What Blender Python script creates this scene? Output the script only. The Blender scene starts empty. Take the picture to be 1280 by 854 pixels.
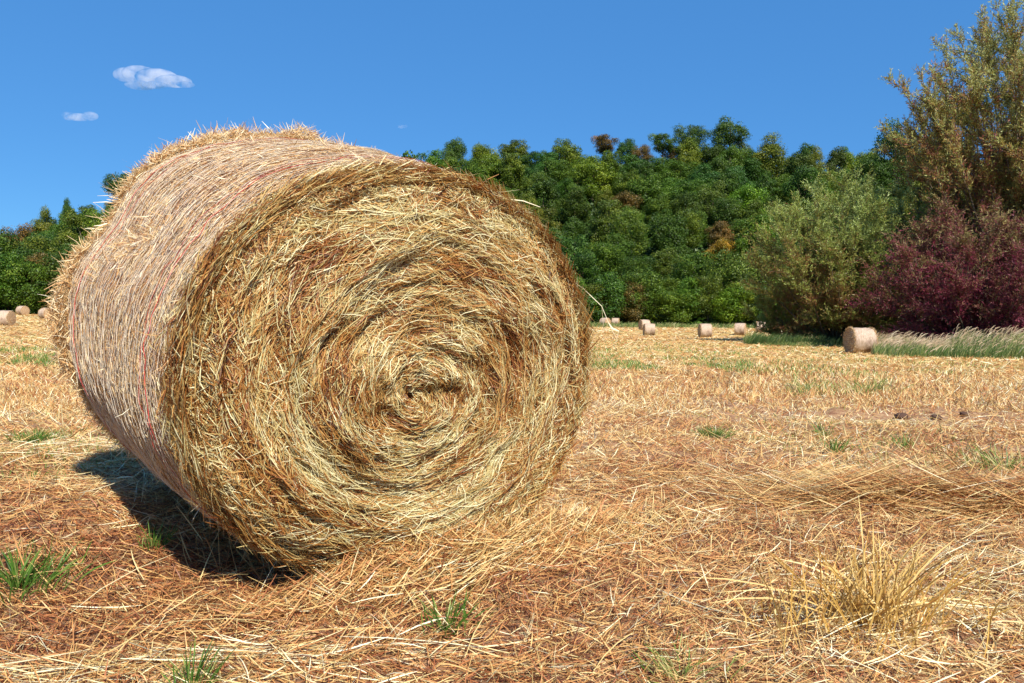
import bpy, math, random
import numpy as np
from mathutils import Matrix, Vector, Euler

S = bpy.context.scene
COL = S.collection
rng = np.random.default_rng(11)
random.seed(5)
PI = math.pi
FPX = 950.7           # focal length in photograph pixels
CAMH = 0.9

# ------------------------------------------------------------------ camera
cd = bpy.data.cameras.new("camera"); cam = bpy.data.objects.new("camera", cd); COL.objects.link(cam)
cd.sensor_width = 36; cd.lens = FPX / 1280 * 36
cd.clip_start = 0.05; cd.clip_end = 9000
cam.matrix_world = (Matrix.Translation((0, 0, CAMH)) @ Matrix.Rotation(PI / 2 - 0.0216, 4, 'X')
                    @ Matrix.Rotation(0.018, 4, 'Z'))
S.camera = cam

# ------------------------------------------------------------------ light
SUN_EL, SUN_AZ = math.radians(43), math.radians(157)
w = bpy.data.worlds.new("World"); S.world = w; w.use_nodes = True
nt = w.node_tree; bg = nt.nodes['Background']
sky = nt.nodes.new('ShaderNodeTexSky'); sky.sky_type = 'NISHITA'; sky.sun_disc = False
sky.sun_elevation = SUN_EL; sky.sun_rotation = SUN_AZ
sky.altitude = 1500; sky.air_density = 1.0; sky.dust_density = 0.05; sky.ozone_density = 4.0
tint = nt.nodes.new('ShaderNodeMix'); tint.data_type = 'RGBA'; tint.blend_type = 'MULTIPLY'; tint.inputs[0].default_value = 1
tint.inputs[7].default_value = (.62, .98, 1.08, 1)
even = nt.nodes.new('ShaderNodeMix'); even.data_type = 'RGBA'; even.inputs[0].default_value = .68; even.inputs[7].default_value = (.38, 1.62, 4.25, 1)
nt.links.new(sky.outputs[0], tint.inputs[6]); nt.links.new(tint.outputs[2], even.inputs[6]); nt.links.new(even.outputs[2], bg.inputs[0]); bg.inputs[1].default_value = 0.108
sl = bpy.data.lights.new("sun", 'SUN'); so = bpy.data.objects.new("sun", sl); COL.objects.link(so)
sl.energy = 5.0; sl.angle = math.radians(0.5); sl.color = (1.0, 0.955, 0.88)
sd = Vector((math.sin(SUN_AZ) * math.cos(SUN_EL), math.cos(SUN_AZ) * math.cos(SUN_EL), math.sin(SUN_EL)))
so.rotation_euler = sd.to_track_quat('Z', 'Y').to_euler()
S.view_settings.view_transform = 'Standard'; S.view_settings.look = 'None'
S.view_settings.gamma = 1; S.view_settings.exposure = 0.60; S.view_settings.use_curve_mapping = False
S.render.engine = 'CYCLES'
S.cycles.max_bounces = 6; S.cycles.volume_bounces = 5; S.cycles.diffuse_bounces = 3; S.cycles.glossy_bounces = 2
S.cycles.transmission_bounces = 3; S.cycles.transparent_max_bounces = 4

# ------------------------------------------------------------------ helpers
def horizon(px): return 394.6 + 0.018 * px + 0.5

def hash3(ix, iy, iz, seed):
    seed = int(seed)
    h = (ix.astype(np.int64) * 374761393 + iy.astype(np.int64) * 668265263 + iz.astype(np.int64) * 2147483647 + seed * 144665)
    h = (h ^ (h >> 13)) * 1274126177
    h = h ^ (h >> 16)
    return (h & 0xFFFFFF) / float(0xFFFFFF)

def vnoise(x, y, z=None, seed=0):
    x = np.asarray(x, float); y = np.asarray(y, float)
    z = np.zeros_like(x) if z is None else np.asarray(z, float)
    x, y, z = np.broadcast_arrays(x, y, z)
    ix, iy, iz = np.floor(x), np.floor(y), np.floor(z)
    fx, fy, fz = x - ix, y - iy, z - iz
    fx = fx * fx * (3 - 2 * fx); fy = fy * fy * (3 - 2 * fy); fz = fz * fz * (3 - 2 * fz)
    r = 0
    for dx in (0, 1):
        for dy in (0, 1):
            for dz in (0, 1):
                wgt = (fx if dx else 1 - fx) * (fy if dy else 1 - fy) * (fz if dz else 1 - fz)
                r = r + wgt * hash3(ix + dx, iy + dy, iz + dz, seed)
    return r * 2 - 1

def fbm(x, y, z=None, seed=0, o=3):
    r = 0; a = 1; f = 1; t = 0
    for i in range(o):
        r = r + a * vnoise(np.asarray(x) * f, np.asarray(y) * f, None if z is None else np.asarray(z) * f, seed + i * 17)
        t += a; a *= .5; f *= 2.03
    return r / t

def sstep(a, b, x):
    t = np.clip((x - a) / (b - a), 0, 1); return t * t * (3 - 2 * t)

def norm(v): return v / np.maximum(np.linalg.norm(v, axis=-1, keepdims=True), 1e-9)

def mesh_from(name, V, F, mats, tone=None, smooth=False, midx=None):
    """V (n,3); F (m,4) or (m,3)."""
    me = bpy.data.meshes.new(name)
    V = np.asarray(V, np.float32); F = np.asarray(F, np.int32); k = F.shape[1]
    me.vertices.add(len(V)); me.vertices.foreach_set('co', V.ravel())
    me.loops.add(F.size); me.loops.foreach_set('vertex_index', F.ravel())
    me.polygons.add(len(F))
    me.polygons.foreach_set('loop_start', np.arange(0, F.size, k, dtype=np.int32))
    me.polygons.foreach_set('loop_total', np.full(len(F), k, np.int32))
    if smooth: me.polygons.foreach_set('use_smooth', np.ones(len(F), bool))
    if midx is not None: me.polygons.foreach_set('material_index', np.asarray(midx, np.int32))
    if tone is not None:
        a = me.attributes.new('tone', 'FLOAT', 'POINT'); a.data.foreach_set('value', np.asarray(tone, np.float32))
    me.update(calc_edges=True)
    for m in (mats if isinstance(mats, (list, tuple)) else [mats]): me.materials.append(m)
    return me

def link(name, data, parent=None, loc=(0, 0, 0), rot=(0, 0, 0)):
    o = bpy.data.objects.new(name, data); COL.objects.link(o)
    o.location = loc; o.rotation_euler = rot
    if parent is not None: o.parent = parent
    return o

def tag(o, label=None, cat=None, group=None, kind=None):
    if label: o['label'] = label
    if cat: o['category'] = cat
    if group: o['group'] = group
    if kind: o['kind'] = kind
    return o

class Rib:
    """collects ribbons that follow polylines"""
    def __init__(s): s.V = []; s.F = []; s.T = []; s.n = 0
    def add(s, P, W, N, tone, taper=0.35):
        n, m, _ = P.shape
        tg = np.empty_like(P); tg[:, 1:-1] = P[:, 2:] - P[:, :-2] if m > 2 else 0
        tg[:, 0] = P[:, 1] - P[:, 0]; tg[:, -1] = P[:, -1] - P[:, -2]
        side = norm(np.cross(norm(tg), N[:, None, :]))
        prof = np.ones(m); prof[-1] = taper; prof[0] = max(taper, .6)
        wd = (np.asarray(W).reshape(-1, 1) * prof)[..., None] * .5
        V = np.stack([P - side * wd, P + side * wd], 2).reshape(n, m * 2, 3)
        base = np.arange(n)[:, None] * (m * 2) + s.n
        f = []
        for j in range(m - 1):
            f.append(np.stack([base[:, 0] + 2 * j, base[:, 0] + 2 * j + 1, base[:, 0] + 2 * j + 3, base[:, 0] + 2 * j + 2], 1))
        s.V.append(V.reshape(-1, 3)); s.F.append(np.concatenate(f)); s.T.append(np.repeat(tone, m * 2)); s.n += n * m * 2
    def mesh(s, name, mat):
        return mesh_from(name, np.concatenate(s.V), np.concatenate(s.F), mat, np.concatenate(s.T))

def rnd_unit(n):
    return norm(rng.normal(size=(n, 3)))

def straight(P0, D, L, segs=2, bend=0.15, up=None):
    n = len(P0); t = np.linspace(0, 1, segs + 1)
    B = rnd_unit(n) * bend
    if up is not None: B = B + up
    P = P0[:, None] + D[:, None] * (L[:, None] * t)[..., None] + B[:, None] * (L[:, None] * (t * t - t) * 1.0)[..., None]
    return P

# ------------------------------------------------------------------ materials
def new_mat(name):
    m = bpy.data.materials.new(name); m.use_nodes = True
    n = m.node_tree.nodes; l = m.node_tree.links
    return m, n, l, n['Principled BSDF']

def ramp(n, stops, inp=None, l=None):
    r = n.new('ShaderNodeValToRGB'); e = r.color_ramp.elements
    e[0].position = stops[0][0]; e[0].color = (*stops[0][1], 1)
    e[1].position = stops[-1][0]; e[1].color = (*stops[-1][1], 1)
    for p, c in stops[1:-1]:
        q = e.new(p); q.color = (*c, 1)
    if inp is not None: l.new(inp, r.inputs[0])
    return r

def tone_mat(name, stops, rough=.55, spec=.35, transl=0.15, objcol=False):
    m, n, l, b = new_mat(name)
    a = n.new('ShaderNodeAttribute'); a.attribute_name = 'tone'
    r = ramp(n, stops, a.outputs['Fac'], l)
    out = r.outputs[0]
    if objcol:
        oi = n.new('ShaderNodeObjectInfo'); mx = n.new('ShaderNodeMix'); mx.data_type = 'RGBA'; mx.blend_type = 'MULTIPLY'
        mx.inputs[0].default_value = 1; l.new(out, mx.inputs[6]); l.new(oi.outputs['Color'], mx.inputs[7]); out = mx.outputs[2]
    l.new(out, b.inputs['Base Color']); b.inputs['Roughness'].default_value = rough
    b.inputs['Specular IOR Level'].default_value = spec
    if transl > 0:
        tr = n.new('ShaderNodeBsdfTranslucent'); mix = n.new('ShaderNodeMixShader'); mix.inputs[0].default_value = transl
        l.new(out, tr.inputs[0]); l.new(b.outputs[0], mix.inputs[1]); l.new(tr.outputs[0], mix.inputs[2])
        l.new(mix.outputs[0], n['Material Output'].inputs[0])
    return m

STRAW = [(0, (.10, .035, .012)), (.2, (.30, .115, .035)), (.42, (.52, .27, .085)), (.62, (.62, .42, .17)), (.82, (.72, .58, .30)), (1, (.85, .76, .50))]
M_ground_straw = tone_mat('dry_cut_straw', [(0, (.10, .03, .014)), (.2, (.39, .13, .045)), (.42, (.60, .30, .10)), (.62, (.66, .44, .16)), (.82, (.76, .61, .28)), (1, (.90, .82, .54))], .5, .4)
M_face_straw = tone_mat('bale_end_straw', [(0, (.07, .02, .006)), (.2, (.28, .085, .02)), (.4, (.48, .22, .05)), (.58, (.56, .37, .12)), (.76, (.60, .51, .22)), (1, (.82, .75, .45))], .5, .4)
M_side_straw = tone_mat('bale_side_straw', [(0, (.20, .07, .025)), (.25, (.48, .22, .08)), (.5, (.66, .41, .17)), (.75, (.78, .60, .32)), (1, (.92, .84, .6))], .5, .4)
M_green = tone_mat('green_grass', [(0, (.04, .10, .012)), (.4, (.09, .20, .025)), (.7, (.22, .31, .06)), (1, (.55, .46, .20))], .5, .3, .25)
M_dry = tone_mat('yellow_dry_grass', [(0, (.34, .14, .03)), (.5, (.62, .38, .09)), (1, (.80, .62, .28))], .45, .4, .2)

def solid_mat(name, c1, c2, scale, rough=.9, bump=0.0, detail=6, stretch=None):
    m, n, l, b = new_mat(name)
    tc = n.new('ShaderNodeTexCoord'); mp = n.new('ShaderNodeMapping'); l.new(tc.outputs['Object'], mp.inputs[0])
    if stretch: mp.inputs['Scale'].default_value = stretch
    ns = n.new('ShaderNodeTexNoise'); ns.inputs['Scale'].default_value = scale; ns.inputs['Detail'].default_value = detail
    l.new(mp.outputs[0], ns.inputs[0])
    r = ramp(n, [(.3, c1), (.7, c2)], ns.outputs[0], l); l.new(r.outputs[0], b.inputs['Base Color'])
    b.inputs['Roughness'].default_value = rough; b.inputs['Specular IOR Level'].default_value = .2
    if bump:
        bp = n.new('ShaderNodeBump'); bp.inputs['Strength'].default_value = 1; bp.inputs['Distance'].default_value = bump
        l.new(ns.outputs[0], bp.inputs['Height']); l.new(bp.outputs[0], b.inputs['Normal'])
    return m
M_core = solid_mat('packed_hay', (.13, .04, .012), (.34, .15, .05), 60, .95, .006)
M_bark = solid_mat('bark', (.06, .045, .03), (.16, .12, .08), 6, .95, .02)
M_clod = solid_mat('dry_soil', (.06, .03, .02), (.16, .09, .06), 40, .95, .006)
M_net, _n, _l, _b = new_mat('white_net'); _b.inputs['Base Color'].default_value = (.78, .69, .56, 1); _b.inputs['Roughness'].default_value = .4
M_red, _n, _l, _b = new_mat('red_net_thread'); _b.inputs['Base Color'].default_value = (.62, .07, .07, 1); _b.inputs['Roughness'].default_value = .45

# ------------------------------------------------------------------ bale frame
BC = np.array([-0.3545, 2.739]); BAZ = 0.6896; BT = 0.0855
A, Bh, K, LB, KF = 0.8375, 0.7277, 1.11, 1.151, 1.436
def bale_xy(x, y):
    dx, dy = x - BC[0], y - BC[1]
    return dx * math.cos(BAZ) + dy * math.sin(BAZ), -dx * math.sin(BAZ) + dy * math.cos(BAZ)

# ------------------------------------------------------------------ terrain
RX = np.array([-1400, -700, -300, 0, 50, 100, 150, 300, 520, 580, 700, 760, 850, 950, 1050, 1150, 1280, 1800, 2600])
RY = np.array([380, 340, 315, 316, 300, 280, 246, 214, 200, 190, 184, 187, 180, 194, 206, 205, 205, 250, 330])
R0, R1 = 128.0, 238.0
def hill(x, y):
    d = np.hypot(x, y); az = np.arctan2(x, np.maximum(y, 1e-3)); az = np.where(y <= 0, np.sign(x) * 1.5, az)
    px = 640 + FPX * np.tan(np.clip(az, -1.15, 1.15))
    top = np.interp(px, RX, RY); hor = horizon(px)
    depth = R1 * np.cos(np.clip(az, -1.15, 1.15))
    H = np.maximum(hor - top - 27, 4) / FPX * depth
    t = np.clip((d - R0) / (R1 - R0), 0, 1)
    H = H * (.25 + .75 * sstep(1.45, 1.0, np.abs(az)))
    t2 = np.clip((d - R1) / 900, 0, 1)
    return H * (t ** 1.15) * (1 - t2) * (1 - .0 * t)
def base_z(x, y):
    """smooth land form"""
    d = np.hypot(x, y)
    z = np.where(d < R0, .0265 * np.maximum(d - 82, 0) * sstep(82, 95, d), .0265 * (R0 - 82)) * (y > 0)
    z = z - .25 * np.exp(-((x - 18) / 12) ** 2 - ((y - 38) / 14) ** 2)
    z = z + .10 * fbm(x / 14, y / 14, seed=3, o=2) * sstep(8, 25, d)
    return z + hill(x, y)
def gz(x, y):
    x = np.asarray(x, float); y = np.asarray(y, float)
    d = np.hypot(x, y); z = base_z(x, y)
    near = sstep(45, 12, d)
    z = z + near * (.050 * fbm(x / .9, y / .55, seed=7, o=2) + .034 * fbm(x / .24, y / .17, seed=9, o=2))
    # a long low windrow right of the bale
    rx, ry = (x - 2.35) * .97 + (y - 3.75) * -.2, (x - 2.35) * .2 + (y - 3.75) * .97
    z = z + .13 * np.exp(-(ry / .16) ** 2) * sstep(1.05, .5, np.abs(rx))
    z = z + .05 * np.exp(-((x - 1.45) / .4) ** 2 - ((y - 2.15) / .3) ** 2)
    lx, ly = bale_xy(x, y)
    z = z + .062 * np.exp(-((ly + .06) / .17) ** 2) * sstep(-.75, -.1, lx) * sstep(1.5, .75, lx)
    z = z + .155 * sstep(.1, 1.3, ly) * sstep(6.5, 2.0, ly) * np.exp(-((lx + .8) / 2.2) ** 2)
    return z

# ground sheet (polar, finer in front)
na = 900
th = np.linspace(-1, 1, na, endpoint=False); th = np.sign(th) * (np.abs(th) * .85 + .15 * 0 + np.abs(th) ** 5 * (PI - .85))
rr = np.concatenate([[0.02, .3], np.geomspace(.6, 12, 170), np.geomspace(12.3, 320, 190), np.geomspace(330, 4500, 40)])
TH, RR = np.meshgrid(th, rr); X = RR * np.sin(TH); Y = RR * np.cos(TH); Z = gz(X, Y)
V = np.stack([X, Y, Z], -1).reshape(-1, 3)
i, j = np.meshgrid(np.arange(len(rr) - 1), np.arange(na), indexing='ij'); jn = (j + 1) % na
F = np.stack([i * na + j, i * na + jn, (i + 1) * na + jn, (i + 1) * na + j], -1).reshape(-1, 4)
m, n, l, b = new_mat('mown_field_soil')
geo = n.new('ShaderNodeNewGeometry')
sx = n.new('ShaderNodeSeparateXYZ'); l.new(geo.outputs['Position'], sx.inputs[0])
def noise(scale, detail=4, stretch=(1, 1, 1), rough=.6):
    mp = n.new('ShaderNodeMapping'); mp.inputs['Scale'].default_value = stretch; l.new(geo.outputs['Position'], mp.inputs[0])
    q = n.new('ShaderNodeTexNoise'); q.inputs['Scale'].default_value = scale; q.inputs['Detail'].default_value = detail; q.inputs['Roughness'].default_value = rough
    l.new(mp.outputs[0], q.inputs[0]); return q.outputs[0]
def mixc(fac, a_, b_):
    q = n.new('ShaderNodeMix'); q.data_type = 'RGBA'
    if isinstance(fac, float): q.inputs[0].default_value = fac
    else: l.new(fac, q.inputs[0])
    for s_, v_ in ((6, a_), (7, b_)):
        if isinstance(v_, tuple): q.inputs[s_].default_value = (*v_, 1)
        else: l.new(v_, q.inputs[s_])
    return q.outputs[2]
def maprange(v, a0, a1):
    q = n.new('ShaderNodeMapRange'); q.interpolation_type = 'SMOOTHSTEP'; l.new(v, q.inputs[0]); q.inputs[1].default_value = a0; q.inputs[2].default_value = a1; return q.outputs[0]
def math2(op, a_, b_):
    q = n.new('ShaderNodeMath'); q.operation = op
    for k_, v_ in enumerate((a_, b_)):
        if isinstance(v_, (float, int)): q.inputs[k_].default_value = v_
        else: l.new(v_, q.inputs[k_])
    return q.outputs[0]
ln = n.new('ShaderNodeVectorMath'); ln.operation = 'LENGTH'; l.new(geo.outputs['Position'], ln.inputs[0]); dist = ln.outputs['Value']
nearc = ramp(n, [(.32, (.22, .10, .055)), (.5, (.38, .21, .11)), (.68, (.52, .34, .18))], noise(9, 6, (1, 1.6, 1)), l).outputs[0]
farc = ramp(n, [(.36, (.26, .17, .05)), (.5, (.48, .32, .11)), (.64, (.68, .49, .21))], noise(.9, 8, (.25, 1.5, 1), .75), l).outputs[0]
c = mixc(maprange(dist, 9., 24.), nearc, farc)
gpatch = ramp(n, [(.52, (0, 0, 0)), (.66, (1, 1, 1))], noise(.16, 5, (.45, 1.6, 1), .7), l).outputs[0]
gfac = math2('MULTIPLY', math2('MULTIPLY', gpatch, maprange(dist, 10., 18.)), .55)
c = mixc(gfac, c, (.16, .21, .05))
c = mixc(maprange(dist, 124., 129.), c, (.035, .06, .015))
l.new(c, b.inputs['Base Color']); b.inputs['Roughness'].default_value = .95; b.inputs['Specular IOR Level'].default_value = .1
bp = n.new('ShaderNodeBump'); bp.inputs['Strength'].default_value = 1; bp.inputs['Distance'].default_value = .03
l.new(noise(14, 8, (1, 1, 1), .7), bp.inputs['Height']); l.new(bp.outputs[0], b.inputs['Normal'])
g = link('ground', mesh_from('ground', V, F, m, smooth=True)); tag(g, kind='structure')

# ------------------------------------------------------------------ hay bale in the foreground
root = link('round_hay_bale', None, None, (BC[0], BC[1], 0), (BT, 0, BAZ))
tag(root, 'huge round hay bale in the foreground, netted side with red threads, spiral end forward', 'hay bale')

OFF = np.array([-.05, -.08])
def face_h(rho, th):
    a1 = fbm(rho * 11, np.cos(th + 2 * rho) * 1.6, np.sin(th + 2 * rho) * 1.6, seed=21, o=3)
    a2 = fbm(rho * 26, np.cos(th) * 5 * rho + 3, np.sin(th) * 5 * rho, seed=22, o=2)
    a3 = fbm(rho * 5, np.cos(th + 2.5 * rho) * 1.1, np.sin(th + 2.5 * rho) * 1.1, seed=25, o=2)
    return .046 * a1 + .026 * a2 + .045 * a3
def face_pt(rho, th, lift=0.0):
    o = OFF[:, None] if np.ndim(rho) == 1 else OFF[:, None, None]
    sh = np.clip(1 - rho, 0, 1) ** 1.3
    wob = 1 + .018 * vnoise(np.cos(th) * 2, np.sin(th) * 2, seed=5)
    x = OFF[0] * sh + rho * A * np.cos(th) * wob
    z = Bh + OFF[1] * sh + rho * (Bh * wob - .028 * np.exp(-((np.mod(th, 2 * PI) - 1.65) / .55) ** 2)) * np.sin(th)
    y = -.035 * (1 - rho ** 2) + .075 * np.clip((rho - .86) / .16, 0, 2) ** 2 - face_h(rho, th) - lift
    y = y + .02 * np.exp(-(rho / .12) ** 2)
    return np.stack([x, y, z], -1)
def side_h(s, th):
    return .013 * fbm(s * 7, np.cos(th) * 4, np.sin(th) * 4, seed=31, o=3) + .012 * fbm(s * 2.2, np.cos(th) * 1.3, np.sin(th) * 1.3, seed=33, o=2)
def side_pt(s, th, lift=0.0):
    k = 1 + (K - 1) * s
    belly = .012 * np.sin(np.clip(s, 0, 1) * PI) - .03 * np.exp(-((s) / .05) ** 2) + .0
    wob = 1 + .018 * vnoise(np.cos(th) * 2, np.sin(th) * 2, seed=5)
    h = side_h(s, th) + lift + belly - .048 * np.exp(-((np.mod(th, 2 * PI) - 2.68) / .18) ** 2) * np.clip(s, 0, 1) - .030 * np.exp(-((np.mod(th, 2 * PI) - 1.65) / .55) ** 2)
    x = (A * k * wob + h) * np.cos(th)
    z = Bh * (1 + (K - 1) * s * KF) + (Bh * k * wob + h) * np.sin(th)
    return np.stack([x, LB * s + 0 * th, z], -1)

# packed body: side drum and two ends
def grid_mesh(name, P, mat, closed_u=True):
    nr, nc, _ = P.shape
    i, j = np.meshgrid(np.arange(nr - 1), np.arange(nc), indexing='ij'); jn = (j + 1) % nc
    F = np.stack([i * nc + j, i * nc + jn, (i + 1) * nc + jn, (i + 1) * nc + j], -1).reshape(-1, 4)
    return mesh_from(name, P.reshape(-1, 3), F, mat, smooth=True)
tt = np.linspace(0, 2 * PI, 420, endpoint=False)
s_, t_ = np.meshgrid(np.linspace(.02, 1.0, 90), tt, indexing='ij')
drum = link('wrapped_side', grid_mesh('wrapped_side', side_pt(s_, t_, -.012), M_core), root)
r_, t_ = np.meshgrid(np.linspace(.01, 1.0, 110), tt, indexing='ij')
PF = face_pt(r_, t_, -.014)
endf = link('spiral_end', grid_mesh('spiral_end', PF, M_core), root)
PB = side_pt(np.ones_like(r_), t_, -.012) ; cB = PB.mean(axis=(0, 1)); PB = cB + (PB - cB) * r_[..., None]; PB[..., 1] += .03 * (1 - r_ ** 2)
link('back_end', grid_mesh('back_end', PB[:, ::-1], M_core), root)

# straw of the spiral end: strands that follow the coils
def face_strands(rib, n, lmin, lmax, wmin, wmax, jit, liftmax, tone_off=0, rho=None, th=None, jang=None, segs=3, toneval=None):
    if rho is None: rho = np.sqrt(rng.uniform(.0005, 1.02, n)); th = rng.uniform(0, 2 * PI, n)
    L = rng.uniform(lmin, lmax, n) * (.35 + .65 * np.clip(rho / .5, 0, 1)); ang = rng.normal(0, jit, n) if jang is None else jang
    L = L * (1 - .45 * sstep(.78, .95, rho)); ang = ang * (1 + .9 * sstep(.75, .95, rho)); wild = rng.random(n) < .10 + .12 * sstep(.8, .95, rho); ang = np.where(wild, rng.uniform(-1.3, 1.3, n), ang); L = np.where(wild, L * .45, L)
    u = np.linspace(-.5, .5, segs + 1)[None]
    rad = np.maximum(rho, .06) * (A + Bh) / 2
    dth = (L * np.cos(ang) / rad)[:, None] * u
    drho = (L * np.sin(ang) / .78)[:, None] * u - .02 * dth
    curv = rng.normal(0, .25, n)[:, None] * (u * u) * L[:, None]
    R = np.clip(rho[:, None] + drho + curv, .003, 1.02); T = th[:, None] + dth
    lift = rng.random(n)[:, None] ** 1.5 * liftmax
    tilt = rng.normal(0, .10, n)[:, None] * u * L[:, None]
    P = face_pt(R, T, lift + tilt)
    N = norm(np.array([0, -1., 0]) + rng.normal(0, .55, (n, 3)))
    if toneval is None:
        pt = fbm(rho * 7, np.cos(th + 2 * rho) * 1.3, np.sin(th + 2 * rho) * 1.3, seed=41, o=3)
        tone = .43 + .50 * pt + rng.normal(0, .24, n) - .02 * sstep(.55, .95, rho) + tone_off
        tone = np.where(rng.random(n) < .14, tone + .3, tone)
    else: tone = toneval
    rib.add(P, rng.uniform(wmin, wmax, n), N, np.clip(tone, 0, 1))
rb = Rib()
face_strands(rb, 42000, .03, .10, .0026, .0044, .34, .008, -.22)
face_strands(rb, 85000, .025, .10, .0016, .0030, .40, .024)
face_strands(rb, 12000, .05, .17, .0015, .0028, .30, .032, .10)
face_strands(rb, 12000, .015, .07, .0014, .0026, .9, .040, .15)
# parallel bundles
for q in range(520):
    nb = int(rng.integers(12, 45)); r0 = math.sqrt(rng.uniform(.01, .95)); t0 = rng.uniform(0, 2 * PI); ja = rng.normal(0, .35)
    tv = np.clip(rng.choice([.15, .4, .74, .88], p=[.25, .25, .3, .2]) + rng.normal(0, .1, nb), 0, 1)
    face_strands(rb, nb, .05, .17, .0015, .0029, 0, .032, 0, np.clip(r0 + rng.normal(0, .018, nb), .02, 1.02),
                 t0 + rng.normal(0, .05, nb) / max(r0, .2), rng.normal(ja, .10, nb), toneval=tv)
link('coiled_straw', rb.mesh('coiled_straw', M_face_straw), endf)

# rim straw that overhangs the edge of the end
rb = Rib()
n_ = 17000; th_ = rng.uniform(0, 2 * PI, n_)
sv = rng.uniform(-.09, .065, n_); P0 = np.where((sv > .0)[:, None], side_pt(np.maximum(sv, 0), th_, rng.random(n_) * .010), face_pt(1 + sv * .9, th_, 0.004))
tg = np.stack([-np.sin(th_), 0 * th_, np.cos(th_)], -1); rad = np.stack([np.cos(th_), 0 * th_, np.sin(th_)], -1); ay = np.array([0, 1., 0])
sg = rng.choice([-1, 1], n_)[:, None]
D = norm(tg * sg + rad * np.abs(rng.normal(0, .22, n_))[:, None] + ay * rng.normal(-.05, .42, n_)[:, None])
L = rng.uniform(.03, .12, n_); P = straight(P0, D, L, 3, .12) ; P = P - (rad[:, None] * (np.linspace(0, 1, 4)[None, :, None] ** 2) * (L[:, None, None] ** 2) * .55)
rb.add(P, rng.uniform(.002, .0045, n_), norm(rad + rnd_unit(n_) * .6), np.clip(.46 + .3 * vnoise(np.cos(th_) * 6, np.sin(th_) * 6, sv * 20, seed=3) + rng.normal(0, .25, n_), 0, 1))
n_ = 420; th_ = rng.uniform(-.6, PI + .3, n_); P0 = side_pt(rng.uniform(0, .12, n_), th_, 0)
tg = np.stack([-np.sin(th_), 0 * th_, np.cos(th_)], -1); rad = np.stack([np.cos(th_), 0 * th_, np.sin(th_)], -1)
D = norm(tg * rng.choice([-1, 1], n_)[:, None] + rad * rng.uniform(.15, 1.0, n_)[:, None] + ay * rng.normal(-.1, .5, n_)[:, None])
rb.add(straight(P0, D, rng.uniform(.02, .075, n_), 2, .3), rng.uniform(.0016, .003, n_), rnd_unit(n_), np.clip(rng.normal(.7, .2, n_), 0, 1))
link('rim_straw', rb.mesh('rim_straw', M_face_straw), endf)

# straw seen through the net on the side
rb = Rib()
def side_strands(n, lmin, lmax, wmin, wmax, jit, lift, s0=.03, s1=1.0, toff=0):
    s = rng.uniform(s0, s1, n); th = rng.uniform(0, 2 * PI, n); L = rng.uniform(lmin, lmax, n); ang = rng.normal(.12, jit, n)
    u = np.linspace(-.5, .5, 4)[None]
    T = th[:, None] + (L * np.cos(ang) / .82)[:, None] * u; Sx = s[:, None] + (L * np.sin(ang) / LB)[:, None] * u
    P = side_pt(Sx, T, (rng.random(n) * lift)[:, None] + rng.normal(0, .06, n)[:, None] * u * L[:, None])
    rad = np.stack([np.cos(th), 0 * th, np.sin(th)], -1)
    tone = .52 + .22 * fbm(s * 9, np.cos(th) * 3, np.sin(th) * 3, seed=61, o=3) + rng.normal(0, .2, n) + toff
    rb.add(P, rng.uniform(wmin, wmax, n), norm(rad + rng.normal(0, .5, (n, 3))), np.clip(tone, 0, 1))
side_strands(42000, .02, .07, .003, .005, .5, .004, toff=-.12)
side_strands(75000, .012, .055, .0018, .0034, .6, .009, toff=.05)
side_strands(6000, .01, .04, .0014, .0026, 1.2, .012, toff=.2)
link('side_straw', rb.mesh('side_straw', M_side_straw), drum)

# net: circumferential threads joined by a zigzag
rb = Rib()
nth = 92; seg = 560; T = np.linspace(0, 2 * PI, seg)
for q in range(nth):
    s0 = .065 + .89 * q / (nth - 1)
    s = s0 + .0035 * vnoise(np.cos(T) * 3, np.sin(T) * 3, T * 0 + s0 * 9, seed=71)
    P = side_pt(s, T, .0100 + .0045 * vnoise(T * 18, T * 0 + q, seed=72))[None]
    N = np.array([[0, .5, 0]])
    # ribbons lie flat: use per-chunk normals
    for a0 in range(0, seg - 1, 14):
        c_ = slice(a0, min(a0 + 15, seg)); tm = T[c_].mean()
        rb.add(P[:, c_], [.0019], np.array([[math.cos(tm), 0, math.sin(tm)]]), np.array([.5]), 1)
        if (a0 // 14 * 7 + q * 5) % 11 < 7: rb.add(P[:, c_], [.0009], np.array([[0, 1., 0]]), np.array([.5]), 1)
    if q < nth - 1:
        zz = np.arange(seg) % 2; s2 = s + zz * .89 / (nth - 1)
        P = side_pt(s2, T, .0105)[None]
        for a0 in range(0, seg - 1, 14):
            c_ = slice(a0, min(a0 + 15, seg)); tm = T[c_].mean()
            rb.add(P[:, c_], [.0008], np.array([[math.cos(tm), 0, math.sin(tm)]]), np.array([.5]), 1)
link('net_wrap', rb.mesh('net_wrap', M_net), root)

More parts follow.
